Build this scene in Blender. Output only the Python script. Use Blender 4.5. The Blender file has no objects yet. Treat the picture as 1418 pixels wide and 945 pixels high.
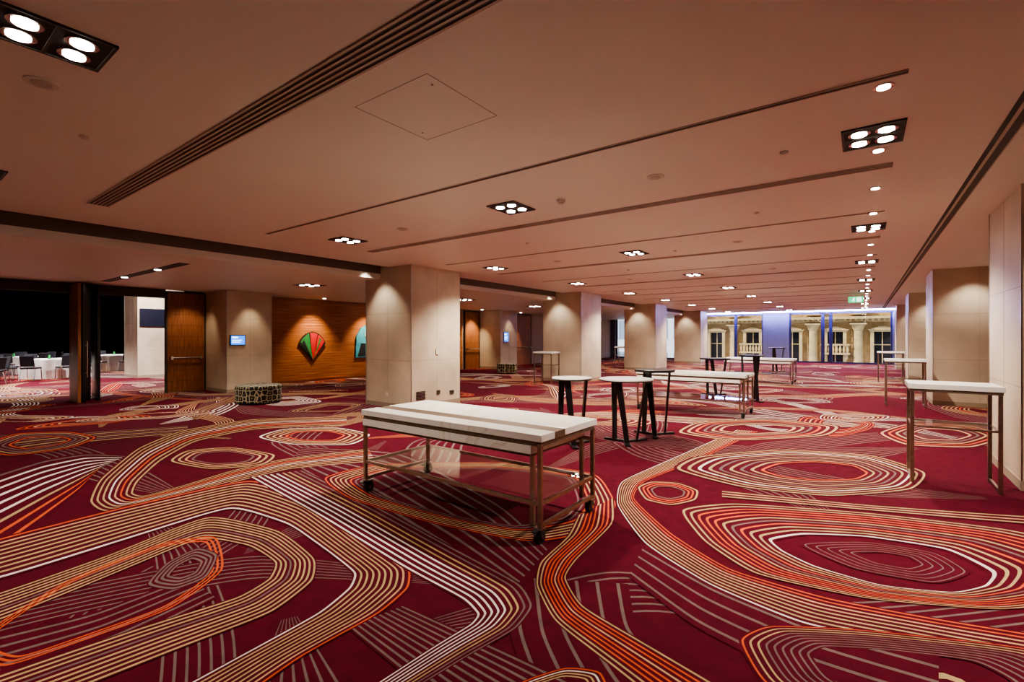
import bpy, bmesh, math, random
from mathutils import Vector, Matrix
random.seed(7)
scene = bpy.context.scene
scene.view_settings.view_transform = 'AgX'
scene.view_settings.look = 'AgX - Medium High Contrast'
# ------------------------------------------------------------------ scale and view constants estimated from image coordinates
H_EYE = 1.6
CEIL = 3.2
LOW = 2.95
YAW = math.radians(36.3)
FPX = 662.0
HZ = 467.0

def S(u, v):
    """plan position of image pixel (u, v) back-projected onto the floor"""
    d = FPX * H_EYE / (v - HZ)
    l = d * (u - 709.0) / FPX
    return (-math.sin(YAW) * d + math.cos(YAW) * l, math.cos(YAW) * d + math.sin(YAW) * l)

# ------------------------------------------------------------------ materials
def mk(name, col, rough=0.6, metal=0.0, var=0.0, vscale=5.0, bump=0.0, bscale=60.0, emit=None, estr=0.0, spec=0.5, stretch=None, detail=4):
    m = bpy.data.materials.new(name); m.use_nodes = True
    nt = m.node_tree; b = nt.nodes['Principled BSDF']
    b.inputs['Base Color'].default_value = (*col, 1)
    b.inputs['Roughness'].default_value = rough
    b.inputs['Metallic'].default_value = metal
    b.inputs['Specular IOR Level'].default_value = spec
    tc = nt.nodes.new('ShaderNodeTexCoord')
    mp = nt.nodes.new('ShaderNodeMapping')
    nt.links.new(tc.outputs['Object'], mp.inputs['Vector'])
    if stretch: mp.inputs['Scale'].default_value = stretch
    if var > 0:
        n = nt.nodes.new('ShaderNodeTexNoise'); n.inputs['Scale'].default_value = vscale; n.inputs['Detail'].default_value = detail
        nt.links.new(mp.outputs[0], n.inputs['Vector'])
        r = nt.nodes.new('ShaderNodeValToRGB')
        r.color_ramp.elements[0].position = 0.3; r.color_ramp.elements[1].position = 0.7
        r.color_ramp.elements[0].color = (*[c * (1 - var) for c in col], 1)
        r.color_ramp.elements[1].color = (*[min(1, c * (1 + var)) for c in col], 1)
        nt.links.new(n.outputs['Fac'], r.inputs['Fac'])
        nt.links.new(r.outputs[0], b.inputs['Base Color'])
    if bump > 0:
        n2 = nt.nodes.new('ShaderNodeTexNoise'); n2.inputs['Scale'].default_value = bscale
        nt.links.new(tc.outputs['Object'], n2.inputs['Vector'])
        bp = nt.nodes.new('ShaderNodeBump'); bp.inputs['Strength'].default_value = bump; bp.inputs['Distance'].default_value = 0.01
        nt.links.new(n2.outputs['Fac'], bp.inputs['Height'])
        nt.links.new(bp.outputs[0], b.inputs['Normal'])
    if emit:
        b.inputs['Emission Color'].default_value = (*emit, 1)
        b.inputs['Emission Strength'].default_value = estr
    return m

def glassmat(name, tint=(1, 1, 1), k=0.55):
    m = bpy.data.materials.new(name); m.use_nodes = True
    nt = m.node_tree; nt.nodes.clear()
    o = nt.nodes.new('ShaderNodeOutputMaterial'); t = nt.nodes.new('ShaderNodeBsdfTransparent')
    t.inputs[0].default_value = (*tint, 1)
    g = nt.nodes.new('ShaderNodeBsdfGlossy'); g.inputs['Roughness'].default_value = 0.02
    f = nt.nodes.new('ShaderNodeLayerWeight'); f.inputs[0].default_value = 0.5
    pw = nt.nodes.new('ShaderNodeMath'); pw.operation = 'POWER'; pw.inputs[1].default_value = 3.0
    mu = nt.nodes.new('ShaderNodeMath'); mu.operation = 'MULTIPLY_ADD'; mu.inputs[1].default_value = k; mu.inputs[2].default_value = 0.05
    x = nt.nodes.new('ShaderNodeMixShader')
    nt.links.new(f.outputs['Facing'], pw.inputs[0]); nt.links.new(pw.outputs[0], mu.inputs[0])
    nt.links.new(mu.outputs[0], x.inputs[0]); nt.links.new(t.outputs[0], x.inputs[1]); nt.links.new(g.outputs[0], x.inputs[2])
    nt.links.new(x.outputs[0], o.inputs[0])
    return m

M = {}
cp = dict(rough=0.95, var=0.14, vscale=9, bump=0.5, bscale=350, spec=0.1)
M['wine'] = mk('carpet_wine', (0.088, 0.006, 0.016), **cp)
M['gold'] = mk('carpet_gold', (0.46, 0.33, 0.165), **cp)
M['orange'] = mk('carpet_orange', (0.60, 0.10, 0.035), **cp)
M['peach'] = mk('carpet_peach', (0.60, 0.33, 0.19), **cp)
M['white'] = mk('carpet_cream', (0.74, 0.67, 0.62), **cp)
M['gray'] = mk('carpet_taupe', (0.17, 0.12, 0.115), **cp)
M['ceil'] = mk('ceiling_paint', (0.80, 0.795, 0.71), 0.5, var=0.02, vscale=0.6)
M['ceil_line'] = mk('ceiling_joint', (0.30, 0.25, 0.21), 0.8)
M['black'] = mk('matt_black', (0.012, 0.011, 0.011), 0.6)
M['slot'] = mk('slot_dark', (0.05, 0.038, 0.03), 0.6)
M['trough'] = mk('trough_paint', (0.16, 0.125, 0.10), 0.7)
M['fin'] = mk('diffuser_fin', (0.50, 0.42, 0.34), 0.5)
M['stone'] = mk('limestone', (0.57, 0.48, 0.36), 0.45, var=0.15, vscale=1.6, bump=0.05, bscale=30, detail=8)
M['joint'] = mk('stone_joint', (0.33, 0.25, 0.18), 0.8)
M['steel'] = mk('steel_trim', (0.5, 0.48, 0.46), 0.3, 1.0)
M['bronze'] = mk('brushed_bronze', (0.38, 0.30, 0.25), 0.35, 1.0, var=0.15, vscale=20)
M['bronze_band'] = mk('bronze_band', (0.17, 0.12, 0.085), 0.45, 0.4, var=0.15, vscale=12)
M['rubber'] = mk('caster_rubber', (0.015, 0.014, 0.016), 0.45)
M['wall'] = mk('wall_paint', (0.45, 0.38, 0.32), 0.7, var=0.03, vscale=1)
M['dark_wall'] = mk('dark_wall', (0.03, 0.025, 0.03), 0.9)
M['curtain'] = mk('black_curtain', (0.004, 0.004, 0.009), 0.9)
M['wood_dark'] = mk('door_wood', (0.27, 0.10, 0.04), 0.4, var=0.35, vscale=6, stretch=(6, 6, 0.4))
M['blk_gloss'] = mk('black_gloss', (0.01, 0.01, 0.012), 0.2)
M['bulb'] = mk('lamp_bulb', (1, 0.95, 0.85), 0.4, emit=(1, 0.92, 0.80), estr=40)
M['bulb_s'] = mk('small_bulb', (1, 0.95, 0.9), 0.4, emit=(1, 0.90, 0.84), estr=45)
M['reflector'] = mk('lamp_reflector', (0.7, 0.66, 0.6), 0.2, 1.0)
M['plate'] = mk('white_plastic', (0.66, 0.62, 0.54), 0.5)
M['plate2'] = mk('speaker_grille', (0.52, 0.49, 0.42), 0.6)
M['cloth'] = mk('white_cloth', (0.8, 0.78, 0.76), 0.8, var=0.05, vscale=4)
M['chair_fab'] = mk('chair_fabric', (0.02, 0.02, 0.03), 0.8)
M['chrome'] = mk('chrome', (0.7, 0.7, 0.7), 0.15, 1.0)
M['screen'] = mk('screen_blue', (0.02, 0.1, 0.3), 0.2, emit=(0.02, 0.22, 1.0), estr=2.2)
M['screen_lt'] = mk('screen_light', (0.6, 0.8, 1), 0.2, emit=(0.6, 0.85, 1.0), estr=4.0)
M['tv'] = mk('tv_screen', (0.015, 0.015, 0.03), 0.25)
M['red'] = mk('art_red', (0.55, 0.02, 0.03), 0.45, var=0.1)
M['green'] = mk('art_green', (0.03, 0.22, 0.06), 0.45, var=0.1)
M['artblack'] = mk('art_black', (0.02, 0.02, 0.02), 0.4)
M['teal'] = mk('art_teal', (0.06, 0.35, 0.50), 0.4, var=0.2)
M['exit'] = mk('exit_green', (0.0, 0.35, 0.12), 0.4, emit=(0.02, 0.75, 0.3), estr=1.5)
M['exitw'] = mk('exit_white', (0.9, 1, 0.9), 0.4, emit=(0.8, 1, 0.9), estr=2.0)
M['led'] = mk('led_lavender', (0.5, 0.4, 1), 0.4, emit=(0.40, 0.42, 1.0), estr=210)
M['pier'] = mk('window_pier', (0.13, 0.125, 0.18), 0.6, var=0.05)
M['mull'] = mk('window_frame', (0.03, 0.03, 0.09), 0.4, 0.3)
M['sand'] = mk('facade_sandstone', (0.50, 0.33, 0.13), 0.85, var=0.28, vscale=1.5, bump=0.2, bscale=10)
M['sand2'] = mk('facade_moulding', (0.60, 0.43, 0.20), 0.85, var=0.18, vscale=2)
M['facade_glass'] = mk('facade_glass', (0.012, 0.012, 0.012), 0.4, spec=.2)
M['modern'] = mk('facade_white', (0.85, 0.88, 0.92), 0.7, var=0.05)
M['modern_gl'] = mk('facade_grey_glass', (0.35, 0.42, 0.5), 0.25)
M['street'] = mk('street', (0.35, 0.35, 0.36), 0.9)
M['glass'] = glassmat('shelf_glass', (0.80, 0.90, 0.86))
M['winglass'] = glassmat('window_glass', (0.93, 0.96, 1.0), 0.3)
M['table_blk'] = mk('table_black', (0.012, 0.010, 0.012), 0.35)

# marble
def marble():
    m = mk('white_marble', (0.80, 0.78, 0.74), 0.3)
    nt = m.node_tree; b = nt.nodes['Principled BSDF']
    tc = nt.nodes.new('ShaderNodeTexCoord')
    n = nt.nodes.new('ShaderNodeTexNoise'); n.inputs['Scale'].default_value = 1.3; n.inputs['Detail'].default_value = 5; n.inputs['Distortion'].default_value = 0.8
    r = nt.nodes.new('ShaderNodeValToRGB'); e = r.color_ramp.elements
    e[0].position = 0.485; e[0].color = (0.86, 0.84, 0.80, 1); e[1].position = 0.515; e[1].color = (0.86, 0.84, 0.80, 1)
    k = e.new(0.5); k.color = (0.72, 0.68, 0.62, 1)
    nt.links.new(tc.outputs['Object'], n.inputs[0]); nt.links.new(n.outputs['Fac'], r.inputs[0]); nt.links.new(r.outputs[0], b.inputs['Base Color'])
    return m
M['marble'] = marble()
# ottoman pattern
def ottoman_mat():
    m = mk('ottoman_fabric', (0.4, 0.33, 0.15), 0.8)
    nt = m.node_tree; b = nt.nodes['Principled BSDF']
    tc = nt.nodes.new('ShaderNodeTexCoord')
    v = nt.nodes.new('ShaderNodeTexVoronoi'); v.feature = 'DISTANCE_TO_EDGE'; v.inputs['Scale'].default_value = 8; v.inputs['Randomness'].default_value = .35
    r = nt.nodes.new('ShaderNodeValToRGB'); r.color_ramp.interpolation = 'CONSTANT'; e = r.color_ramp.elements
    e[0].color = (0.45, 0.40, 0.26, 1); e[1].position = 0.07; e[1].color = (0.015, 0.015, 0.015, 1)
    k = e.new(0.34); k.color = (0.35, 0.28, 0.10, 1)
    nt.links.new(tc.outputs['Object'], v.inputs['Vector']); nt.links.new(v.outputs['Distance'], r.inputs[0]); nt.links.new(r.outputs[0], b.inputs['Base Color'])
    return m
M['otto'] = ottoman_mat()
def woodwall():
    m = mk('timber_slats', (0.4, 0.15, 0.05), 0.4)
    nt = m.node_tree; b = nt.nodes['Principled BSDF']
    tc = nt.nodes.new('ShaderNodeTexCoord'); mp = nt.nodes.new('ShaderNodeMapping'); mp.inputs['Scale'].default_value = (0.5, 0.5, 14)
    n = nt.nodes.new('ShaderNodeTexNoise'); n.inputs['Scale'].default_value = 2; n.inputs['Detail'].default_value = 5
    r = nt.nodes.new('ShaderNodeValToRGB'); e = r.color_ramp.elements
    e[0].position = .3; e[0].color = (0.24, 0.075, 0.022, 1); e[1].position = .7; e[1].color = (0.48, 0.18, 0.06, 1)
    nt.links.new(tc.outputs['Object'], mp.inputs[0]); nt.links.new(mp.outputs[0], n.inputs[0]); nt.links.new(n.outputs['Fac'], r.inputs[0]); nt.links.new(r.outputs[0], b.inputs['Base Color'])
    return m
M['wood'] = woodwall()

# ------------------------------------------------------------------ mesh builder
class B:
    """collects geometry with material slots into one mesh object"""
    def __init__(s): s.v = []; s.f = []; s.m = []; s.mats = []
    def mi(s, k):
        if k not in s.mats: s.mats.append(k)
        return s.mats.index(k)
    def quad(s, pts, k):
        n = len(s.v); s.v += [tuple(p) for p in pts]; s.f.append(tuple(range(n, n + len(pts)))); s.m.append(s.mi(k))
    def box(s, x0, x1, y0, y1, z0, z1, k):
        n = len(s.v)
        s.v += [(x0, y0, z0), (x1, y0, z0), (x1, y1, z0), (x0, y1, z0), (x0, y0, z1), (x1, y0, z1), (x1, y1, z1), (x0, y1, z1)]
        for q in [(0, 3, 2, 1), (4, 5, 6, 7), (0, 1, 5, 4), (1, 2, 6, 5), (2, 3, 7, 6), (3, 0, 4, 7)]:
            s.f.append(tuple(n + i for i in q)); s.m.append(s.mi(k))
        return s
    def cyl(s, c, r, z0, z1, k, n=24, r2=None, axis='z'):
        r2 = r if r2 is None else r2
        b = len(s.v)
        for i in range(n):
            a = 2 * math.pi * i / n
            for rr, z in ((r, z0), (r2, z1)):
                p = (math.cos(a) * rr, math.sin(a) * rr, z)
                if axis == 'z': q = (c[0] + p[0], c[1] + p[1], p[2])
                elif axis == 'x': q = (p[2], c[0] + p[0], c[1] + p[1])
                else: q = (c[0] + p[0], p[2], c[1] + p[1])
                s.v.append(q)
        for i in range(n):
            j = (i + 1) % n
            s.f.append((b + 2 * i, b + 2 * j, b + 2 * j + 1, b + 2 * i + 1)); s.m.append(s.mi(k))
        s.f.append(tuple(b + 2 * i for i in range(n))[::-1]); s.m.append(s.mi(k))
        s.f.append(tuple(b + 2 * i + 1 for i in range(n))); s.m.append(s.mi(k))
        return s
    def bar(s, p0, p1, w0, t0, k, w1=None, t1=None, wdir=None):
        """flat tapered bar between two points"""
        p0 = Vector(p0); p1 = Vector(p1); d = (p1 - p0).normalized()
        wd = Vector(wdir) if wdir else d.cross(Vector((0, 0, 1)))
        if wd.length < 1e-4: wd = Vector((1, 0, 0))
        wd = (wd - d * wd.dot(d)).normalized(); td = d.cross(wd).normalized()
        w1 = w0 if w1 is None else w1; t1 = t0 if t1 is None else t1
        n = len(s.v)
        for p, w, t in ((p0, w0, t0), (p1, w1, t1)):
            for a, c in ((-1, -1), (1, -1), (1, 1), (-1, 1)):
                s.v.append(tuple(p + wd * a * w / 2 + td * c * t / 2))
        for q in [(0, 3, 2, 1), (4, 5, 6, 7), (0, 1, 5, 4), (1, 2, 6, 5), (2, 3, 7, 6), (3, 0, 4, 7)]:
            s.f.append(tuple(n + i for i in q)); s.m.append(s.mi(k))
        return s
    def obj(s, name, parent=None, bevel=0.0, smooth=False, loc=None):
        me = bpy.data.meshes.new(name)
        v = s.v
        if loc: v = [(a - loc[0], b - loc[1], c - loc[2]) for a, b, c in v]
        me.from_pydata(v, [], s.f); me.update()
        for k in s.mats: me.materials.append(M[k])
        me.polygons.foreach_set('material_index', s.m)
        if smooth:
            me.polygons.foreach_set('use_smooth', [True] * len(s.f))
        o = bpy.data.objects.new(name, me); scene.collection.objects.link(o)
        if loc: o.location = loc
        if parent: o.parent = parent
        if name != 'floor':
            bm = bmesh.new(); bm.from_mesh(me); bmesh.ops.recalc_face_normals(bm, faces=bm.faces)
            bm.to_mesh(me); bm.free()
        if bevel > 0:
            md = o.modifiers.new('bevel', 'BEVEL'); md.width = bevel; md.segments = 2; md.limit_method = 'ANGLE'
        return o
def empty(name, loc=(0, 0, 0)):
    e = bpy.data.objects.new(name, None); e.location = loc; e.empty_display_size = 0.2
    scene.collection.objects.link(e); return e

# ------------------------------------------------------------------ carpet (flat woven pattern, pile heights differ by microns only)
fl = B()
fl.quad([(-34, -8, 0), (3, -8, 0), (3, 35.2, 0), (-34, 35.2, 0)], 'wine')
layer = [0.00002]
def chaikin(p, closed, it=3):
    t = .14
    for _ in range(it):
        q = []; n = len(p)
        rng = range(n) if closed else range(n - 1)
        if not closed: q.append(p[0])
        for i in rng:
            a = p[i]; b = p[(i + 1) % n]
            q.append((a[0] * (1 - t) + b[0] * t, a[1] * (1 - t) + b[1] * t)); q.append((a[0] * t + b[0] * (1 - t), a[1] * t + b[1] * (1 - t)))
        if not closed: q.append(p[-1])
        p = q; t = .25
    return p
def clampp(p):
    return (min(2.99, max(-33.9, p[0])), min(35.1, max(-7.9, p[1])))
def band(A, Bq, n, cols, closed=False, duty=0.45, fill=True, it=3):
    A = chaikin(A, closed, it); Bq = chaikin(Bq, closed, it)
    z = layer[0]; layer[0] += 0.000008; duty = duty * .82
    N = len(A)
    def strip(t0, t1, k, zz):
        mi = fl.mi(k); b = len(fl.v)
        for a, c in zip(A, Bq):
            for t in (t0, t1):
                x, y = clampp((a[0] + (c[0] - a[0]) * t, a[1] + (c[1] - a[1]) * t)); fl.v.append((x, y, zz))
        for i in range(N if closed else N - 1):
            j = (i + 1) % N
            fl.f.append((b + 2 * i, b + 2 * i + 1, b + 2 * j + 1, b + 2 * j)); fl.m.append(mi)
    if fill: strip(0, 1, 'wine', z)
    for k in range(n):
        c = (k + .5) / n
        strip(c - duty / 2 / n, c + duty / 2 / n, cols[k % len(cols)], z + 0.000004)
def scaled(P, s):
    cx = sum(p[0] for p in P) / len(P); cy = sum(p[1] for p in P) / len(P)
    return [(cx + (p[0] - cx) * s, cy + (p[1] - cy) * s) for p in P]
def P(*uv): return [S(u, v) for u, v in uv]
def near(x, y, vmin=590):
    d = -math.sin(YAW) * x + math.cos(YAW) * y; l = math.cos(YAW) * x + math.sin(YAW) * y
    if d < 0.8: return False
    u = 709 + FPX * l / d; v = HZ + FPX * H_EYE / d
    return v > vmin and v < 1050 and -120 < u < 1540

PAL = [['gold'], ['gold', 'gold', 'gold', 'peach', 'orange'], ['orange', 'orange', 'peach'], ['white', 'white', 'gray'], ['gray', 'white'], ['peach', 'gold'], ['gray', 'gold', 'gold'], ['white', 'peach', 'gold'], ['white']]
# thin taupe and coloured streams crossing the whole carpet
def stream(x, y, ang, L, w, n, cols, duty, avoid=False):
    C = []
    while L > 0:
        C.append((x, y, ang, w))
        st = random.uniform(0.9, 2.0); x += math.cos(ang) * st; y += math.sin(ang) * st; L -= st
        ang += random.uniform(-0.8, 0.8); w *= random.uniform(0.75, 1.3); w = max(.25, min(.9, w))
    if avoid and any(near(c[0], c[1], 620) for c in C): return
    A = []; Bq = []
    for i, (x, y, a, w) in enumerate(C):
        if i == 0 or i == len(C) - 1: w *= .12
        A.append((x - math.sin(a) * w / 2, y + math.cos(a) * w / 2)); Bq.append((x + math.sin(a) * w / 2, y - math.cos(a) * w / 2))
    if len(A) > 3: band(A, Bq, n, cols, duty=duty)
for i in range(110):
    stream(random.uniform(-32, 3), random.uniform(-3, 34), random.uniform(0, 6.28), random.uniform(6, 13), random.uniform(.4, .8), 7, ['gray'], .3)
for i in range(190):
    stream(random.uniform(-32, 3), random.uniform(-4, 34), random.choice([0.5, 2.4, 3.6, 5.6]) + random.uniform(-.5, .5), random.uniform(5, 10), random.uniform(.35, .7), random.choice([6, 7, 8]), random.choice(PAL), .42, True)
for gy in range(-3, 18):
    for gx in range(-18, 3):
        x = gx * 1.9 + random.uniform(-.6, .6); y = gy * 2.0 + random.uniform(-.6, .6)
        if near(x, y) or random.random() < .3: continue
        nn = random.choice([4, 5, 6]); a0 = random.uniform(0, 6.28); R = random.uniform(.75, 1.3); ex = random.uniform(.4, .7); ra = random.uniform(0, 3.14)
        poly = []; inn = []; sc = random.uniform(.3, .5); ox, oy = random.uniform(-.15, .15), random.uniform(-.1, .1)
        for k in range(nn):
            a = a0 + 6.283 * k / nn + random.uniform(-.25, .25); r = R * random.uniform(.75, 1.25)
            for lst, m_, dx, dy in ((poly, 1, 0, 0), (inn, sc * random.uniform(.7, 1.3), ox * R, oy * R)):
                px, py = r * m_ * math.cos(a) + dx, r * m_ * ex * math.sin(a) + dy
                lst.append((x + px * math.cos(ra) - py * math.sin(ra), y + px * math.sin(ra) + py * math.cos(ra)))
        band(poly, inn, random.choice([5, 6, 7]), random.choice(PAL), closed=True, duty=.40)
# foreground figures, outlines traced as image pixels
G = 'gold'; O = 'orange'; W = 'white'; Y = 'gray'; PE = 'peach'
band(P((700, 800), (705, 880), (740, 980), (800, 1060)), P((870, 810), (880, 870), (930, 930), (1000, 980)), 6, [Y], duty=.2)
band(P((560, 840), (760, 930), (900, 1000)), P((480, 870), (600, 970), (700, 1060)), 10, [Y], duty=.4)
band(P((900, 740), (1000, 790), (1150, 845), (1300, 880)), P((870, 800), (960, 870), (1100, 940), (1300, 1010)), 6, [Y], duty=.22)
band(P((420, 620), (560, 625), (700, 700), (760, 760)), P((400, 640), (470, 690), (600, 770), (700, 830)), 9, [Y], duty=.3)
band(P((0, 880), (130, 850), (260, 800)), P((0, 960), (160, 900), (300, 830)), 6, [Y], duty=.3)
band(P((-150, 640), (0, 612), (130, 598), (260, 590)), P((-150, 670), (0, 632), (130, 612), (260, 600)), 6, [Y, G], duty=.4)
band(P((-100, 690), (0, 655), (60, 637), (120, 628), (175, 632)), P((-100, 830), (0, 765), (60, 720), (110, 680), (135, 650)), 9, [Y, W, W, W, W, W, G, O, O], duty=.33)
band(P((480, 577), (350, 580), (250, 596), (190, 620), (135, 665), (120, 697), (140, 712), (240, 692), (330, 668), (400, 650), (520, 640)),
     P((480, 590), (350, 595), (270, 612), (222, 640), (192, 668), (185, 684), (200, 688), (250, 674), (320, 652), (390, 636), (510, 622)), 8, [G, G, G, W, PE, O, G, G], duty=.42)
b1 = P((228, 640), (255, 624), (320, 619), (388, 630), (370, 645), (290, 652)); band(b1, scaled(b1, .5), 4, [G, G, PE, Y], True)
b1 = P((350, 606), (390, 594), (470, 592), (520, 602), (490, 618), (400, 617)); band(b1, scaled(b1, .45), 5, [W, G, G, PE, O], True)
b1 = P((-40, 622), (20, 600), (100, 598), (140, 606), (100, 622), (10, 634)); band(b1, scaled(b1, .45), 5, [O, G, Y, Y], True)
band(P((-200, 805), (0, 745), (180, 700), (350, 662), (430, 690), (520, 755), (572, 788), (570, 815), (530, 850), (420, 910), (330, 975), (250, 1040)),
     P((-200, 850), (0, 805), (180, 748), (320, 703), (400, 728), (452, 765), (490, 795), (482, 815), (440, 850), (330, 910), (210, 975), (120, 1040)), 10, [O, PE, G, G, G, G, G, G, G, W], duty=.42)
band(P((-200, 880), (0, 822), (150, 770), (290, 712), (390, 735), (440, 775), (437, 805), (380, 850), (250, 900), (100, 960), (-100, 1040)),
     P((-200, 925), (0, 862), (150, 800), (280, 745), (345, 757), (382, 780), (372, 803), (330, 828), (200, 868), (60, 915), (-100, 970)), 9, [G, G, G, G, G, Y, G, G, G], duty=.47)
b1 = P((-60, 905), (0, 862), (90, 805), (230, 750), (303, 741), (315, 790), (240, 845), (100, 895), (0, 930)); band(b1, scaled(b1, .86), 3, [O], True, duty=.6, fill=False)
b1 = P((198, 813), (230, 780), (275, 758), (305, 768), (288, 802), (240, 820)); band(b1, scaled(b1, .4), 4, [Y], True, duty=.6)
band(P((420, 652), (520, 700), (640, 765), (725, 810), (742, 840), (718, 872), (650, 910), (560, 965), (480, 1020)),
     P((345, 662), (440, 715), (560, 790), (640, 832), (660, 853), (650, 866), (605, 893), (510, 955), (420, 1015)), 9, [Y, Y, G, G, W, W, W, W, W], duty=.40)
b1 = P((440, 662), (520, 642), (700, 640), (830, 655), (858, 700), (840, 735), (740, 755), (600, 727), (480, 692)); band(b1, scaled(b1, .72), 8, [O, PE, G, G, G, O, Y, Y], True, duty=.42)
band(P((850, 690), (853, 725), (800, 775), (782, 800), (805, 840), (900, 895), (1020, 965)),
     P((800, 715), (785, 745), (745, 780), (740, 812), (765, 862), (840, 920), (920, 985)), 9, [G, O, O, PE, O, O, O, G, G], duty=.45)
band(P((1050, 598), (965, 640), (890, 668), (875, 690), (930, 740), (1010, 790), (1150, 830), (1300, 858), (1500, 890)),
     P((1020, 596), (920, 640), (856, 668), (852, 700), (890, 755), (980, 812), (1110, 868), (1280, 900), (1500, 945)), 9, [O, O, PE, PE, G, G, G, G, W], duty=.42)
band(P((935, 704), (1010, 696), (1200, 710), (1400, 733), (1560, 770), (1540, 830), (1390, 848), (1200, 832), (1040, 797), (970, 750)),
     P((1070, 750), (1115, 742), (1200, 745), (1310, 762), (1372, 795), (1360, 812), (1320, 822), (1220, 812), (1130, 785), (1088, 765)), 11, [G, G, O, O, O, G, Y, O, G, G, W], True, duty=.40)
b1 = P((1095, 752), (1200, 750), (1300, 766), (1350, 795), (1300, 812), (1180, 790)); band(b1, scaled(b1, .35), 5, [Y], True, duty=.2)
b1 = P((1018, 885), (1060, 866), (1200, 873), (1450, 900), (1600, 970), (1500, 1100), (1150, 1015), (1050, 945)); band(b1, scaled(b1, .5), 9, [O, G, G, Y, Y, Y, Y, Y, Y], True, duty=.35)
b1 = P((880, 675), (900, 667), (940, 669), (970, 680), (966, 694), (930, 702), (892, 694)); band(b1, scaled(b1, .45), 4, [G, O, O, Y], True, duty=.5)
b1 = P((925, 650), (960, 632), (1080, 622), (1210, 630), (1290, 655), (1270, 680), (1150, 690), (1020, 676))
b2 = P((1060, 652), (1085, 643), (1130, 641), (1180, 646), (1198, 656), (1180, 664), (1130, 665), (1085, 660)); band(b1, b2, 9, [G, G, W, G, Y, G, Y, G, O], True, duty=.40)
b1 = P((1210, 600), (1260, 585), (1350, 590), (1400, 605), (1350, 622), (1250, 618)); band(b1, scaled(b1, .4), 5, [PE, O, G, Y], True)
b1 = P((930, 600), (960, 585), (1060, 580), (1170, 590), (1150, 605), (1010, 612)); band(b1, scaled(b1, .4), 6, [G, PE, O, Y], True)
band(P((1000, 680), (1200, 700), (1418, 715), (1550, 720)), P((1000, 690), (1200, 708), (1418, 727), (1550, 737)), 3, [G, PE], duty=.4)
b1 = P((640, 1000), (720, 945), (785, 924), (835, 930), (850, 970), (780, 1030)); band(b1, scaled(b1, .6), 4, [O, W, G, G], True, duty=.5)
fl.obj('floor')
print('carpet faces', len(fl.f), 'max layer', layer[0])

# ------------------------------------------------------------------ shell
B().box(-8.75, 3, -4, 35.2, CEIL, CEIL + .12, 'ceil').obj('ceiling')
B().box(-16, -9.05, -4, 35.2, LOW, LOW + .12, 'ceil').obj('ceiling_lobby')
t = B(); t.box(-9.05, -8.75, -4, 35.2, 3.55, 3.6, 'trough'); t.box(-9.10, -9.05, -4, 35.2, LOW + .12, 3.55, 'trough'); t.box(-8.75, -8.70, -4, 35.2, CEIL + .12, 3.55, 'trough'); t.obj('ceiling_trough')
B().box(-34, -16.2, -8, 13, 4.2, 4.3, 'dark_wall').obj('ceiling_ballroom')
B().box(2.93, 3.05, -4, 35.2, 0, CEIL, 'wall').obj('wall_right')
B().box(-16, 3, -4.1, -4, 0, 3.6, 'wall').obj('wall_back')
w = B()
w.box(-16.2, -16, -4, -2, 0, LOW + .1, 'wood_dark')
w.box(-16.2, -16, -2, 5.13, 2.72, LOW + .1, 'wall')
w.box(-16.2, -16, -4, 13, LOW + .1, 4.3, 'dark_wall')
w.box(-16.2, -16, 6.16, 7.3, 0, LOW + .1, 'wall')
w.box(-16.2, -16, 12.9, 35.2, 0, LOW + .1, 'wall')
w.obj('wall_left')
# timber slat wall
t = B()
t.box(-16.2, -16.03, 7.3, 12.9, 0, LOW, 'wood')
k = 0.08
while k < LOW - .03:
    t.box(-16.03, -16.0, 7.3, 12.9, k, k + .082, 'wood'); k += .092
t.obj('wall_timber_slats')
B().box(-15.999, -15.97, 12.9, 17.6, 0.02, 2.9, 'wood').obj('wall_timber_panel')
# ballroom shell with pleated drape
def drape(name, p0, p1, h):
    b = B(); n = 160; pts = []
    dx, dy = p1[0] - p0[0], p1[1] - p0[1]; L = math.hypot(dx, dy); nx, ny = -dy / L, dx / L
    for i in range(n + 1):
        s_ = i / n; o = .08 * math.sin(i * 1.3)
        pts.append((p0[0] + dx * s_ + nx * o, p0[1] + dy * s_ + ny * o))
    for a, c in zip(pts, pts[1:]): b.quad([(a[0], a[1], 0.01), (c[0], c[1], 0.01), (c[0], c[1], h), (a[0], a[1], h)], 'curtain')
    return b.obj(name)
drape('stage_curtain', (-33.8, -7.8), (-33.8, 12.8), 4.2)
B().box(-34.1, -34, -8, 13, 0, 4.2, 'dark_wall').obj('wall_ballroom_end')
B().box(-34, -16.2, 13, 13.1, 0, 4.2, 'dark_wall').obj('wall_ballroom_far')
B().box(-34, -16.2, -8.1, -8, 0, 4.2, 'dark_wall').obj('wall_ballroom_near')

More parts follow.
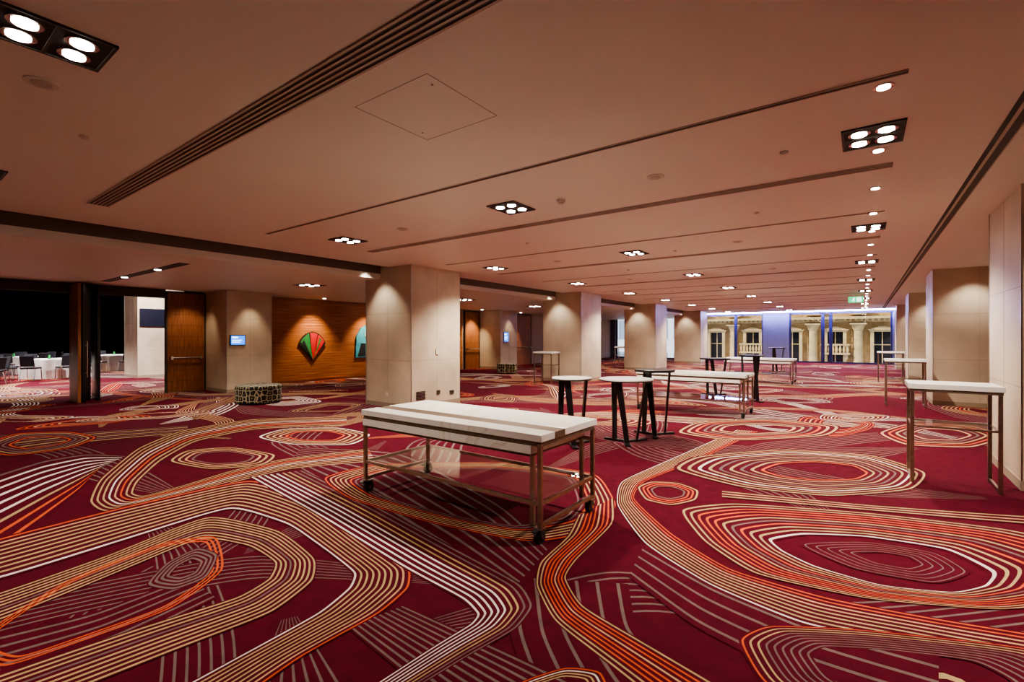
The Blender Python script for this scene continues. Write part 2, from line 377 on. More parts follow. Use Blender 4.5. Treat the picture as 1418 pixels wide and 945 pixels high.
# ------------------------------------------------------------------ stone columns
def stone_column(name, x0, x1, y0, y1, h, joints=(1.07, 2.13), z_mid=True):
    e = empty(name, ((x0 + x1) / 2, (y0 + y1) / 2, 0))
    inv = Vector(e.location)
    def pl(o): o.location = o.location - inv; o.parent = e
    b = B(); b.box(x0, x1, y0, y1, 0, h, 'stone')
    o = b.obj('shaft', bevel=.006); pl(o)
    j = B(); g = .0015
    for z in joints: j.box(x0 - g, x1 + g, y0 - g, y1 + g, z, z + .005, 'joint')
    xm, ym = (x0 + x1) / 2, (y0 + y1) / 2
    j.box(xm - .002, xm + .002, y0 - g, y1 + g, 0, h, 'joint'); j.box(x0 - g, x1 + g, ym - .002, ym + .002, 0, h, 'joint')
    o = j.obj('joints'); pl(o)
    s_ = B()
    for (a, c) in ((x0, y0), (x1, y0), (x0, y1), (x1, y1)):
        s_.box(a - .006, a + .006, c - .006, c + .006, 0, h, 'steel')
    o = s_.obj('corner_trims'); pl(o)
    sk = B(); sk.box(x0 - .008, x1 + .008, y0 - .008, y1 + .008, 0, .1, 'joint'); 
    o = sk.obj('plinth'); pl(o)
    return e
colY = [7.15, 15.0, 22.5, 30.3]
for i, y in enumerate(colY):
    c = stone_column('stone_column', -9.58, -8.0, y, y + 1.57, 3.55)
    if i == 0:
        f = B()
        f.box(-8.0, -7.985, 7.30, 7.56, .20, .38, 'slot')
        for q in range(5): f.box(-7.99, -7.975, 7.31, 7.55, .215 + q * .033, .228 + q * .033, 'steel')
        o = f.obj('vent_grille'); o.location = -Vector(c.location); o.parent = c
        f = B(); f.box(-8, -7.985, 7.93, 8.03, .27, .36, 'slot'); f.box(-8, -7.985, 8.36, 8.50, .24, .32, 'slot'); f.box(-8, -7.98, 7.9, 7.98, 1.2, 1.32, 'plate')
        f.box(-8.85, -8.78, 7.135, 7.15, .25, .33, 'plate')
        o = f.obj('outlets'); o.location = -Vector(c.location); o.parent = c
for y in colY:
    stone_column('stone_pilaster', 1.33, 2.92, y, y + 1.57, CEIL - .001)
stone_column('lobby_column', -16.0, -14.6, 6.16, 7.44, LOW - .001)
stone_column('lobby_column', -16.0, -14.6, 18.9, 20.3, LOW - .001)
stone_column('ballroom_column', -24.3, -22.76, 6.36, 7.95, 4.2)
B().box(-22.75, -22.69, 6.42, 7.5, 2.02, 2.72, 'tv').obj('wall_television', bevel=.01)

# ------------------------------------------------------------------ info screens on columns
def infoscreen(x, y0, y1, z0, z1):
    b = B(); b.box(x + .001, x + .03, y0, y1, z0, z1, 'black')
    b.box(x + .03, x + .033, y0 + .02, y1 - .02, z0 + .02, z1 - .02, 'screen')
    H_ = z1 - z0
    b.box(x + .033, x + .035, y0 + .05, y0 + .5 * (y1 - y0), z0 + .7 * H_, z0 + .82 * H_, 'screen_lt')
    b.box(x + .033, x + .035, y0 + .05, y0 + .75 * (y1 - y0), z0 + .45 * H_, z0 + .52 * H_, 'screen_lt')
    b.box(x + .033, x + .035, y0 + .05, y0 + .65 * (y1 - y0), z0 + .28 * H_, z0 + .34 * H_, 'screen_lt')
    b.obj('information_screen')
infoscreen(-14.6, 6.24, 6.66, 1.36, 1.66)
infoscreen(-14.6, 19.15, 19.55, 1.35, 1.85)

# ------------------------------------------------------------------ doors
def door(name, y0, y1, h, x=-16.0, bar=True):
    e = empty(name, (x, (y0 + y1) / 2, 0)); inv = Vector(e.location)
    parts = []
    b = B(); b.box(x - .06, x + .0, y0 + .02, y1 - .02, .01, h - .03, 'wood_dark')
    parts.append(b.obj('leaf', bevel=.004))
    b = B()
    for q in range(1, 9):
        zz = h * q / 9; b.box(x, x + .003, y0 + .03, y1 - .03, zz, zz + .006, 'slot')
    parts.append(b.obj('grooves'))
    if bar:
        b = B(); b.cyl((x + .08, 1.0), .02, y0 + .1, y1 - .12, 'chrome', 12, axis='y')
        b.box(x, x + .1, y0 + .08, y0 + .14, .95, 1.05, 'chrome'); b.box(x, x + .1, y1 - .16, y1 - .1, .95, 1.05, 'chrome')
        parts.append(b.obj('panic_bar'))
    b = B(); b.box(x - .1, x + .02, y0 - .02, y0 + .02, 0, h, 'slot'); b.box(x - .1, x + .02, y1 - .02, y1 + .02, 0, h, 'slot'); b.box(x - .1, x + .02, y0, y1, h - .03, h + .02, 'slot')
    parts.append(b.obj('frame'))
    for o in parts: o.location = o.location - inv; o.parent = e
door('door_1', 5.15, 6.14, 2.9)
door('door_2', 17.75, 18.85, 2.9, x=-15.93)
door('door_3', 20.4, 21.9, 2.9, x=-15.93)
door('door_4', 21.95, 23.6, 2.9, x=-15.93)
# open folding leaves and dark posts in the wide opening
e = empty('folding_door', (-15.8, 3.3, 0))
def addp(b, n, bev=0.0):
    o = b.obj(n, bevel=bev); o.location = -Vector(e.location); o.parent = e
b = B(); b.box(-15.98, -15.2, 3.08, 3.14, .01, 2.9, 'wood_dark'); addp(b, 'leaf_1', .003)
b = B(); b.box(-15.98, -15.25, 3.18, 3.24, .01, 2.9, 'blk_gloss'); addp(b, 'leaf_2', .003)
b = B(); b.box(-15.98, -15.75, 3.26, 3.44, 0, 2.9, 'blk_gloss'); b.box(-15.95, -15.45, 3.5, 3.56, .01, 2.9, 'blk_gloss'); addp(b, 'post', .003)
b = B(); b.cyl((-15.4, 3.29), .02, .6, 1.5, 'chrome', 10); b.box(-15.41, -15.39, 3.24, 3.29, .7, .73, 'chrome'); b.box(-15.41, -15.39, 3.24, 3.29, 1.38, 1.41, 'chrome'); addp(b, 'pull_handle')
# low ceiling opening head
B().box(-15.99, -15.9, -2, 5.1, 2.7, LOW, 'slot').obj('trim_1')

# ------------------------------------------------------------------ ceiling fittings
def diffuser(y, x0=-7.45, x1=.22, w=.19, n=5):
    b = B(); b.box(x0, x1, y - w / 2, y + w / 2, CEIL - .004, CEIL, 'slot')
    p = w / n
    for k in range(n + 1):
        yy = y - w / 2 + k * p
        b.box(x0, x1, yy - .008, yy + .008, CEIL - .010, CEIL - .003, 'fin')
    b.obj('ceiling_diffuser')
def slot(y, x0=-7.45, x1=.22, w=.035, z=CEIL):
    b = B(); b.box(x0, x1, y - w / 2, y + w / 2, z - .004, z, 'slot')
    b.box(x0, x1, y - w / 2 - .008, y - w / 2, z - .007, z, 'fin'); b.box(x0, x1, y + w / 2, y + w / 2 + .008, z - .007, z, 'fin')
    b.obj('ceiling_slot')
yy = 1.69; k = 0
while yy < 34:
    diffuser(yy, w=.19 if k == 0 else .13, n=5 if k == 0 else 3)
    slot(yy + 2.03); yy += 3.95; k += 1
slot(-1.0, w=.05)
b = B()  # long double ceiling slot, drawn as flush dark strips with fins
b.box(.84, .875, -3.9, 34.2, CEIL - .004, CEIL, 'black'); b.box(.90, .96, -3.9, 34.2, CEIL - .004, CEIL, 'slot')
b.box(.875, .90, -3.9, 34.2, CEIL - .008, CEIL, 'fin'); b.box(.96, .97, -3.9, 34.2, CEIL - .008, CEIL, 'fin'); b.obj('ceiling_long_slot')
# access panel outline
b = B(); x0, x1, y0, y1 = -2.85, -2.13, 2.03, 2.72; g = .004
for q in [(x0, x1, y0, y0 + g), (x0, x1, y1 - g, y1), (x0, x0 + g, y0, y1), (x1 - g, x1, y0, y1)]:
    b.box(q[0], q[1], q[2], q[3], CEIL - .0015, CEIL, 'ceil_line')
b.cyl((-2.78, 2.6), .008, CEIL - .003, CEIL, 'ceil_line', 10); b.cyl((-2.2, 2.14), .008, CEIL - .003, CEIL, 'ceil_line', 10)
b.obj('access_panel')

def quadlight(x, y, z=CEIL):
    e = empty('quad_downlight', (x, y, z))
    b = B(); b.box(-.19, .19, -.23, .23, -.006, 0, 'black')
    for q in [(-.20, .20, -.24, -.225), (-.20, .20, .225, .24), (-.20, -.185, -.24, .24), (.185, .20, -.24, .24), (-.19, .19, -.008, .008)]:
        b.box(q[0], q[1], q[2], q[3], -.014, 0, 'slot')
    o = b.obj('frame'); o.parent = e
    r = B(); g = B()
    for sx in (-.085, .085):
        for sy in (-.11, .11):
            r.cyl((sx, sy), .072, -.014, -.006, 'reflector', 24); g.cyl((sx, sy), .050, -.020, -.013, 'bulb', 24)
    o = r.obj('reflectors'); o.parent = e; o = g.obj('bulbs'); o.parent = e
def spot(x, y, z, power, size=120, col=(1, .885, .74), blend=.8, tgt=None, r=.06):
    l = bpy.data.lights.new('downlight_beam', 'SPOT'); l.energy = power; l.spot_size = math.radians(size); l.spot_blend = blend; l.color = col; l.shadow_soft_size = r
    o = bpy.data.objects.new('downlight_beam', l); o.location = (x, y, z); scene.collection.objects.link(o)
    if tgt: o.rotation_euler = (Vector(tgt) - Vector((x, y, z))).to_track_quat('-Z', 'Y').to_euler()
for x in (-6.85, -3.5, .06):
    for k in range(-1, 8):
        y = 4.75 + 3.93 * k if k >= 0 else .60
        if x > -1 and y < 2: continue
        quadlight(x, y)
        spot(x, y, CEIL - .05, 340 if k < 0 else (700 if k < 1 else 860), 132, blend=1)
def small(x, y, z=CEIL, pw=0):
    b = B(); b.cyl((0, 0), .055, -.008, 0, 'reflector', 20); b.cyl((0, 0), .036, -.012, -.006, 'bulb_s', 20)
    o = b.obj('small_downlight'); o.location = (x, y, z)
    if pw: spot(x, y, z - .04, pw, 90, (1, .88, .76))
k = 0; y = 3.86
while y < 33.5:
    if min(abs(y - (4.75 + 3.93 * q)) for q in range(8)) > .33:
        small(.105, y, CEIL, 120 if k % 3 == 0 else 0)
    y += 1.29; k += 1
# scallop lights on columns
for y in colY:
    spot(-8.9, y - .45, 3.15, 100, 95, tgt=(-8.8, y - .1, 0)); spot(2.0, y - .45, CEIL - .05, 100, 95, tgt=(2.0, y - .1, 0))
# detectors and speakers
def disc(name, x, y, r, h, z=CEIL):
    b = B(); b.cyl((0, 0), r, -h, 0, 'plate', 28, r2=r); b.cyl((0, 0), r * .6, -h * 1.6, -h, 'plate2' if name == 'ceiling_speaker' else 'plate', 24)
    o = b.obj(name); o.location = (x, y, z)
disc('smoke_detector', -2.84, 4.83, .05, .03)
for x, y in [(-1.67, 4.69), (-4.16, .67), (-5.5, 4.75), (-1.7, 8.7), (-5.2, 8.7), (-1.7, 12.6), (-5.2, 12.6), (-1.7, 16.6), (-5.3, 16.6)]:
    disc('ceiling_speaker', x, y, .085, .008)
for x, y in [(-.55, 4.72), (-5.0, 1.05), (-4.6, 6.7), (-1.1, 6.8), (-2.8, 8.9), (-4.5, 10.8)]:
    disc('sprinkler_head', x, y, .032, .012)
# lobby ceiling: lighting channels, square lights
def channel(y, x0, x1):
    b = B(); b.box(x0, x1, y - .09, y + .09, LOW - .008, LOW, 'black')
    for q in (.3, .72):
        b.cyl((x0 + (x1 - x0) * q, y), .055, LOW - .016, LOW - .007, 'bulb', 20)
    b.obj('lighting_channel')
    for q in (.3, .72): spot(x0 + (x1 - x0) * q, y, LOW - .05, 230, 130)
channel(3.5, -14.8, -10.0); channel(-1.0, -14.8, -10.0)
def squarelight(x, y):
    b = B(); b.box(x - .3, x + .3, y - .3, y + .3, LOW - .008, LOW, 'black')
    for sx in (-.13, .13):
        for sy in (-.13, .13): b.cyl((x + sx, y + sy), .06, LOW - .014, LOW - .007, 'bulb', 20)
    b.obj('recessed_square_light'); spot(x, y, LOW - .05, 380, 135)
for y in (6.9, 12.9, 17.5, 22.5, 28): squarelight(-11.6, y)
for y in (9.6, 11.9, 14.5, 18.2, 21.5):
    b = B(); b.cyl((-15.2, y), .05, LOW - .01, LOW, 'bulb_s', 20); b.obj('wall_washer')
    spot(-15.2, y, LOW - .05, 380, 75, (1, .78, .50), tgt=(-15.9, y, 1.2))
for y in (6.8, 19.6): spot(-14.2, y, LOW - .05, 70, 70, (1, .80, .56), tgt=(-14.55, y, 0))
spot(-15.2, 5.6, LOW - .05, 70, 80, (1, .78, .55), tgt=(-15.9, 5.65, 1.2))

# ------------------------------------------------------------------ service carts
def cart(x0, y0, L=2.21, D=.94):
    e = empty('serving_cart', (x0 + L / 2, y0 + D / 2, 0))
    hx, hy = L / 2, D / 2
    def ad(b, n, bev=0): o = b.obj(n, bevel=bev); o.parent = e; return o
    b = B(); b.box(-hx, hx, -hy, -hy + .20, .795, .85, 'marble'); b.box(-hx, hx, -hy + .36, hy, .795, .85, 'marble'); ad(b, 'marble_top', .004)
    b = B(); b.box(-hx, hx, -hy + .20, -hy + .36, .793, .847, 'bronze_band'); ad(b, 'inlay_strip')
    b = B(); b.box(-hx + .02, hx - .02, -hy + .02, hy - .02, .755, .795, 'bronze_band'); ad(b, 'apron')
    b = B(); b.box(-hx + .015, hx - .10, -hy + .005, hy - .05, .690, .755, 'marble'); ad(b, 'lower_slab', .004)
    b = B(); b.box(-hx + .03, hx - .12, -hy + .03, hy - .07, .665, .690, 'bronze_band'); ad(b, 'lower_apron')
    w = .034
    b = B()
    for sx in (-1, 1):
        for sy in (-1, 1):
            cx, cy = sx * (hx - .03), sy * (hy - .03)
            b.box(cx - w / 2, cx + w / 2, cy - w / 2, cy + w / 2, .13, .77, 'bronze')
    for cy in (-hy + .045, hy - .09):
        cx = hx - .11; b.box(cx - w / 2, cx + w / 2, cy - w / 2, cy + w / 2, .13, .68, 'bronze')
    ad(b, 'legs', .002)
    b = B()
    for z in (.30,):
        for sy in (-1, 1): b.box(-hx + .04, hx - .04, sy * (hy - .03) - .012, sy * (hy - .03) + .012, z, z + .03, 'bronze')
        for sx in (-1, 1): b.box(sx * (hx - .03) - .012, sx * (hx - .03) + .012, -hy + .04, hy - .04, z, z + .03, 'bronze')
    for sx in (-1, 1): b.box(sx * (hx - .03) - .014, sx * (hx - .03) + .014, -hy + .04, hy - .04, .13, .16, 'bronze')
    b.box(-hx + .04, hx - .04, hy - .05, hy - .03, .655, .69, 'bronze'); ad(b, 'rails')
    b = B(); b.quad([(-hx + .045, -hy + .045, .334), (hx - .045, -hy + .045, .334), (hx - .045, hy - .045, .334), (-hx + .045, hy - .045, .334)], 'glass'); ad(b, 'glass_shelf')
    b = B()
    for sx in (-1, 1):
        for sy in (-1, 1):
            cx, cy = sx * (hx - .05), sy * (hy - .05)
            b.box(cx - .035, cx + .035, cy - .035, cy + .035, .115, .13, 'steel')
            b.box(cx - .03, cx - .024, cy - .03, cy + .03, .05, .118, 'rubber'); b.box(cx + .024, cx + .03, cy - .03, cy + .03, .05, .118, 'rubber')
            b.cyl((cy, .053), .052, cx - .022, cx - .003, 'rubber', 24, axis='x'); b.cyl((cy, .053), .052, cx + .003, cx + .022, 'rubber', 24, axis='x')
            b.cyl((cy, .053), .015, cx - .034, cx + .034, 'chrome', 12, axis='x')
            b.box(cx - .018, cx + .018, cy - .09, cy - .03, .105, .118, 'rubber')
    ad(b, 'casters')
cart(-4.18, 3.06); cart(-4.05, 10.15); cart(-4.08, 18.5)

# ------------------------------------------------------------------ cocktail tables
def cocktail(x, y, r, h, rot, top='marble'):
    e = empty('cocktail_table', (x, y, 0)); e.rotation_euler = (0, 0, rot)
    b = B(); b.cyl((0, 0), r, h - .018, h, top, 56); b.cyl((0, 0), r - .006, h - .035, h - .018, 'table_blk', 56)
    o = b.obj('top', bevel=.003); o.parent = e
    b = B(); rr = r * .74; rb = .19
    for k in range(3):
        a = 2 * math.pi * k / 3; a2 = a + .45
        pt = (math.cos(a) * rr, math.sin(a) * rr, h - .03); pb = (math.cos(a2) * rb, math.sin(a2) * rb, .02)
        b.bar(pb, pt, .07, .03, 'table_blk', .095, .03, wdir=(-math.sin(a), math.cos(a), 0))
        b.bar((0, 0, h - .045), (pt[0], pt[1], h - .045), .05, .02, 'table_blk', wdir=(-math.sin(a), math.cos(a), 0))
        b.bar((0, 0, .016), (pb[0] * 1.85, pb[1] * 1.85, .016), .08, .03, 'table_blk', wdir=(-math.sin(a2), math.cos(a2), 0))
    o = b.obj('legs', bevel=.002); o.parent = e
cocktail(-2.91, 6.90, .40, .97, .55)
cocktail(-3.50, 6.27, .295, 1.0, .75)
cocktail(-2.75, 7.68, .32, 1.07, .45, 'table_blk')
cocktail(-3.3, 13.95, .40, 1.02, .5, 'table_blk')
cocktail(-2.25, 13.2, .30, 1.15, 1.0, 'table_blk')
cocktail(-3.2, 25.0, .36, 1.12, .2, 'table_blk')

# ------------------------------------------------------------------ high bar tables
def highboy(x0, y0, L=.76, D=.58, h=1.09):
    e = empty('high_bar_table', (x0 + L / 2, y0 + D / 2, 0)); hx, hy = L / 2, D / 2
    def ad(b, n, bev=0): o = b.obj(n, bevel=bev); o.parent = e
    b = B(); b.box(-hx, hx, -hy, hy, h - .055, h, 'marble'); ad(b, 'marble_top', .004)
    b = B(); b.box(-hx + .015, hx - .015, -hy + .015, hy - .015, h - .085, h - .055, 'bronze_band'); ad(b, 'apron')
    b = B(); w = .034
    for sx in (-1, 1):
        for sy in (-1, 1):
            cx, cy = sx * (hx - .035), sy * (hy - .035); b.box(cx - w / 2, cx + w / 2, cy - w / 2, cy + w / 2, .001, h - .08, 'bronze')
    for z in (.62,):
        for sy in (-1, 1): b.box(-hx + .05, hx - .05, sy * (hy - .035) - .01, sy * (hy - .035) + .01, z, z + .02, 'bronze')
    for sx in (-1, 1):
        b.box(sx * (hx - .035) - .01, sx * (hx - .035) + .01, -hy + .05, hy - .05, .62, .64, 'bronze')
        b.box(sx * (hx - .035) - .012, sx * (hx - .035) + .012, -hy + .05, hy - .05, .02, .045, 'bronze')
    ad(b, 'frame', .002)
    b = B(); b.quad([(-hx + .04, -hy + .04, .644), (hx - .04, -hy + .04, .644), (hx - .04, hy - .04, .644), (-hx + .04, hy - .04, .644)], 'glass'); ad(b, 'glass_shelf')
highboy(.40, 6.82); highboy(.40, 14.1); highboy(.40, 21.3); highboy(-9.3, 13.9); highboy(-10.9, 24.2)

# ------------------------------------------------------------------ ottomans
def ottoman(x, y, r):
    e = empty('ottoman', (x, y, 0)); b = B()
    b.cyl((0, 0), r - .03, .0, .04, 'black', 48); o = b.obj('base'); o.parent = e
    b = B(); b.cyl((0, 0), r, .04, .43, 'otto', 64); o = b.obj('drum', bevel=.02); o.parent = e
    b = B(); b.cyl((0, 0), r + .004, .36, .375, 'chair_fab', 64); b.cyl((0, 0), .02, .43, .437, 'black', 16); o = b.obj('piping'); o.parent = e
ottoman(-11.9, 5.75, .51); ottoman(-12.6, 16.8, .45)

# ------------------------------------------------------------------ wall art
def artshape(name, y, z, pts_list, x=-15.96):
    e = empty(name, (x, y, z))
    for i, (pts, k, dx) in enumerate(pts_list):
        b = B(); n = len(pts)
        fr = [(dx + .03, p[0], p[1]) for p in pts]; bk = [(-.04, p[0], p[1]) for p in pts]
        b.quad(fr, k); b.quad(bk[::-1], k)
        for a in range(n):
            c = (a + 1) % n; b.quad([bk[a], bk[c], fr[c], fr[a]], k)
        o = b.obj('panel_%d' % (i + 1)); o.parent = e
# leaf / fan: dark stem edge, green left, red right
def fan(a0, a1, r, n=14, cy=0, cz=-.5):
    return [(cy, cz)] + [(cy + math.sin(a0 + (a1 - a0) * i / n) * r * .62, cz + math.cos(a0 + (a1 - a0) * i / n) * r) for i in range(n + 1)]
artshape('leaf_wall_art', 9.6, 1.27, [(fan(-.95, .95, 1.02), 'artblack', 0), (fan(-.85, -.25, .98), 'green', .01), (fan(-.80, -.65, .9), 'artblack', .02), (fan(-.18, .30, .98), 'red', .01), (fan(.36, .85, .98), 'red', .01), (fan(.5, .62, .92), 'green', .02)])
def oval(ry, rz, cz, n=24, cy=0): return [(cy + math.sin(6.283 * i / n) * ry, cz + math.cos(6.283 * i / n) * rz) for i in range(n)]
artshape('bell_wall_art', 11.95, 1.4, [([(-.55, -.6), (-.5, .2), (-.3, .55), (0, .68), (.3, .55), (.5, .2), (.55, -.6)], 'teal', 0), ([(-.45, -.55), (-.3, -.05), (-.1, -.05), (-.1, -.55)], 'artblack', .01), (oval(.12, .16, .3), 'cloth', .01), ([(.05, -.55), (.1, -.1), (.4, -.1), (.45, -.55)], 'red', .01)])

# ------------------------------------------------------------------ exit sign
e = empty('exit_sign', (-.22, 22, 3.0))
b = B(); b.box(-.23, .23, -.02, .02, -.11, .11, 'exit'); o = b.obj('panel', bevel=.004); o.parent = e
b = B()
b.box(.02, .17, -.024, -.02, -.085, .085, 'exitw'); b.cyl((-.055, .06), .018, -.024, -.021, 'exitw', 16, axis='y')
b.bar((-.06, -.0225, .04), (-.085, -.0225, -.02), .03, .003, 'exitw', wdir=(1, 0, 0)); b.bar((-.085, -.0225, -.02), (-.05, -.0225, -.05), .018, .003, 'exitw', wdir=(1, 0, .5))
b.bar((-.05, -.0225, -.05), (-.06, -.0225, -.09), .016, .003, 'exitw', wdir=(1, 0, 0)); b.bar((-.085, -.0225, -.02), (-.14, -.0225, -.07), .018, .003, 'exitw', wdir=(1, 0, 0))
b.bar((-.06, -.0225, .035), (-.01, -.0225, .01), .012, .003, 'exitw', wdir=(0, 0, 1)); b.bar((-.06, -.0225, .035), (-.12, -.0225, .02), .012, .003, 'exitw', wdir=(0, 0, 1))
o = b.obj('pictogram'); o.parent = e
b = B(); b.box(-.15, -.14, -.005, .005, .11, .2, 'steel'); b.box(.14, .15, -.005, .005, .11, .2, 'steel'); o = b.obj('hangers'); o.parent = e

# ------------------------------------------------------------------ ballroom furniture
def round_table(x, y, r=.85):
    e = empty('banquet_table', (x, y, 0)); b = B()
    n = 72
    ring = lambda rr, z, am: [((rr + am * math.sin(i * 2 * math.pi * 12 / n)) * math.cos(2 * math.pi * i / n), (rr + am * math.sin(i * 2 * math.pi * 12 / n)) * math.sin(2 * math.pi * i / n), z) for i in range(n)]
    R = [ring(r, .75, 0), ring(r + .01, .72, .005), ring(r + .03, .4, .02), ring(r + .04, .02, .03)]
    b.quad(R[0], 'cloth')
    for A_, C_ in zip(R, R[1:]):
        for i in range(n): j = (i + 1) % n; b.quad([A_[i], C_[i], C_[j], A_[j]], 'cloth')
    o = b.obj('tablecloth'); o.parent = e
    b = B()
    for k in range(6):
        a = k * 1.047; cx, cy = math.cos(a) * r * .72, math.sin(a) * r * .72
        b.cyl((cx, cy), .035, .751, .86, 'winglass', 12, r2=.04); b.cyl((cx * .85 + .1, cy * .85), .1, .751, .76, 'plate', 20)
    b.cyl((0, 0), .05, .751, .9, 'green', 16, r2=.03)
    o = b.obj('tableware'); o.parent = e
def chair(x, y, face):
    e = empty('banquet_chair', (x, y, 0)); e.rotation_euler = (0, 0, face)
    b = B(); b.box(-.22, .22, -.22, .22, .43, .49, 'chair_fab'); o = b.obj('seat', bevel=.02); o.parent = e
    b = B(); b.bar((0, -.21, .52), (0, -.29, .92), .42, .035, 'chair_fab', .40, .03, wdir=(1, 0, 0)); o = b.obj('backrest', bevel=.012); o.parent = e
    b = B()
    for sx in (-1, 1):
        b.bar((sx * .2, .19, .43), (sx * .21, .23, 0.002), .022, .022, 'chrome'); b.bar((sx * .2, -.19, .43), (sx * .21, -.27, 0.002), .022, .022, 'chrome'); b.bar((sx * .2, -.2, .43), (sx * .2, -.24, .55), .022, .022, 'chrome')
    o = b.obj('legs'); o.parent = e
for (tx, ty, rr, ph) in [(-25.6, 4.35, .80, .2), (-23.9, 1.6, .80, .9), (-29.6, 3.9, .85, .5), (-29.0, 7.2, .85, .1), (-21.4, -1.0, .85, .3)]:
    round_table(tx, ty, rr)
    for k in range(8):
        a = ph + k * .7854; cx, cy = tx + math.cos(a) * (rr + .40), ty + math.sin(a) * (rr + .40)
        chair(cx, cy, a + math.pi / 2)
for (x, y) in [(-25, 3), (-29, 6), (-21, 1.5), (-20, 5)]:
    spot(x, y, 4.1, 2400, 110, (1, .92, .88))
spot(-20.5, 6.2, 4.1, 1200, 90, (1, .92, .85), tgt=(-22.8, 6.8, 1.5))

# ------------------------------------------------------------------ window wall
piers = [(-16.2, -15.6), (-10.6, -9.14), (-5.27, -3.79), (1.36, 3.05)]
b = B(); b.box(-16.2, 3.05, 34.95, 35.2, 3.08, 3.3, 'pier'); b.box(-16.2, 3.05, 34.95, 35.25, 0, .04, 'mull')
for a, c in piers: b.box(a, c, 34.85, 35.2, 0, 3.08, 'pier')
b.obj('wall_window_side')
B().box(-16, 2.9, 34.35, 34.42, 3.16, CEIL, 'led').obj('led_cove_strip')
spans = [(-15.6, -10.6), (-9.14, -5.27), (-3.79, 1.36)]
wn = 1
for a, c in spans:
    if (a, c) == (-3.79, 1.36): cuts = [-3.79, -2.0, -1.6, 1.36]
    elif a == -9.14: cuts = [-9.14, -6.95, -5.27]
    else: cuts = [a + (c - a) * q / 3 for q in range(4)]
    e = empty('window_%d' % wn, ((a + c) / 2, 35.1, 0)); wn += 1
    f = B()
    for q in cuts: f.box(q - .09, q + .09, 35.0, 35.14, .04, 3.08, 'mull')
    f.box(a, c, 35.0, 35.14, .04, .09, 'mull'); f.box(a, c, 35.0, 35.14, 3.03, 3.08, 'mull')
    o = f.obj('frame'); o.location = -Vector(e.location); o.parent = e
    g = B(); g.quad([(a, 35.08, .06), (c, 35.08, .06), (c, 35.08, 3.05), (a, 35.08, 3.05)], 'winglass'); o = g.obj('pane'); o.location = -Vector(e.location); o.parent = e

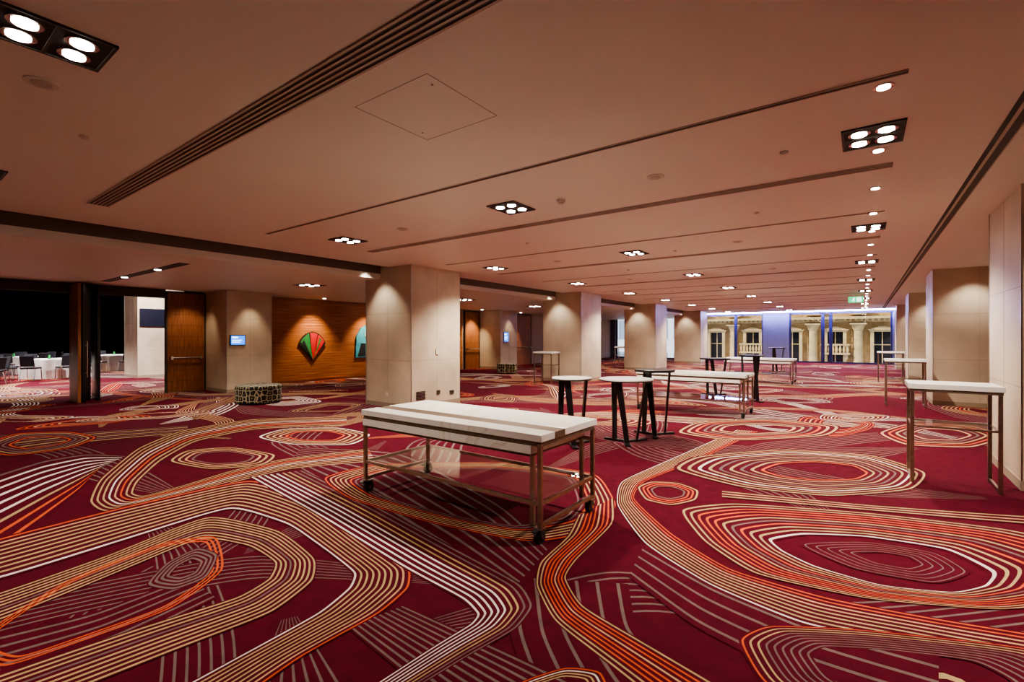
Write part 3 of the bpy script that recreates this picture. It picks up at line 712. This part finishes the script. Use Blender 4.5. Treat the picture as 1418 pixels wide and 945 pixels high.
# ------------------------------------------------------------------ street and buildings outside
B().box(-60, 40, 35.5, 80, -9.2, -9, 'street').obj('street_ground')
FY = 45.0
f = B(); f.box(-12.5, 14, FY, FY + 3, -9, 14, 'sand')
pitch = 2.9; x = -11.9; i = 0
while x < 12:
    cx = x + pitch / 2
    for zb in (-6.0, -.9, 4.2):
        H2 = 2.9
        # tall window set between deep moulded reveals, with pediment
        f.box(cx - .5, cx + .5, FY - .02, FY + .02, zb, zb + H2, 'facade_glass')
        f.box(cx - .03, cx + .03, FY - .05, FY, zb, zb + H2, 'sand2'); f.box(cx - .5, cx + .5, FY - .05, FY, zb + 1.9, zb + 1.96, 'sand2')
        f.box(cx - .72, cx - .5, FY - .38, FY, zb - .1, zb + H2, 'sand2'); f.box(cx + .5, cx + .72, FY - .38, FY, zb - .1, zb + H2, 'sand2')
        f.box(cx - .78, cx + .78, FY - .42, FY, zb + H2, zb + H2 + .12, 'sand2')
        for s_ in range(4): f.box(cx - .85 + s_ * .2, cx + .85 - s_ * .2, FY - .5 + s_ * .03, FY, zb + H2 + .12 + s_ * .07, zb + H2 + .19 + s_ * .07, 'sand2')
        # balcony balustrade on every other bay
        if i % 2 == 1:
            f.box(cx - .95, cx + .95, FY - .8, FY, zb + 1.15, zb + 1.28, 'sand2'); f.box(cx - .95, cx + .95, FY - .75, FY - .55, zb + 1.85, zb + 1.97, 'sand2')
            for q in range(8):
                xx = cx - .8 + q * .228
                f.cyl((xx, FY - .65), .05, zb + 1.28, zb + 1.5, 'sand2', 10, r2=.09); f.cyl((xx, FY - .65), .09, zb + 1.5, zb + 1.86, 'sand2', 10, r2=.045)
            for sx in (-.7, .7): f.box(cx + sx - .12, cx + sx + .12, FY - .6, FY, zb + .8, zb + 1.15, 'sand2')
        # giant engaged column with base and flared capital
        f.cyl((x, FY - .34), .32, zb + .1, zb + 3.0, 'sand2', 24, r2=.27)
        f.cyl((x, FY - .34), .29, zb + 3.0, zb + 3.45, 'sand2', 24, r2=.48); f.cyl((x, FY - .34), .42, zb - .1, zb + .1, 'sand2', 24, r2=.36)
        f.box(x - .5, x + .5, FY - .84, FY, zb - .9, zb - .1, 'sand2'); f.box(x - .52, x + .52, FY - .86, FY, zb + 3.45, zb + 3.56, 'sand2')
        for q in range(6):
            f.box(x - .42, x - .36, FY - .12, FY, zb + .1 + q * .5, zb + .5 + q * .5, 'sand2')
    x += pitch; i += 1
for zb in (-2.35, 2.75, 7.85):
    f.box(-12.5, 14, FY - .45, FY, zb, zb + .22, 'sand2'); f.box(-12.5, 14, FY - .95, FY, zb + .22, zb + .4, 'sand2')
    q = -12.4
    while q < 14: f.box(q, q + .14, FY - .8, FY - .4, zb + .08, zb + .22, 'sand2'); q += .34
f.obj('sandstone_building')
f = B(); f.box(-45, -13.2, FY + 1, FY + 4, -9, 16, 'modern')
q = -44
while q < -13.8:
    for zb in (-5, -1.8, 1.4, 4.6): f.box(q, q + 1.5, FY + .96, FY + 1.02, zb, zb + 1.9, 'modern_gl'); f.box(q + .72, q + .78, FY + .9, FY + 1, zb, zb + 1.9, 'modern')
    q += 2.1
f.obj('office_building')
sun = bpy.data.lights.new('sun', 'SUN'); sun.energy = 5.5; sun.angle = .02; sun.color = (1, .90, .72)
so = bpy.data.objects.new('sun', sun); so.rotation_euler = (math.radians(50), 0, math.radians(-52)); scene.collection.objects.link(so)

wd = bpy.data.worlds.new('sky'); scene.world = wd; wd.use_nodes = True
bg = wd.node_tree.nodes['Background']; bg.inputs[0].default_value = (.72, .81, 1.0, 1); bg.inputs[1].default_value = 1.5

# ------------------------------------------------------------------ camera
cam = bpy.data.cameras.new('camera'); co = bpy.data.objects.new('camera', cam); scene.collection.objects.link(co)
co.location = (0, 0, H_EYE); co.rotation_euler = (math.radians(90), 0, YAW)
cam.sensor_width = 36; cam.lens = 36 * FPX / 1418; cam.shift_y = -(472.5 - HZ) / 1418
cam.clip_end = 200
scene.camera = co
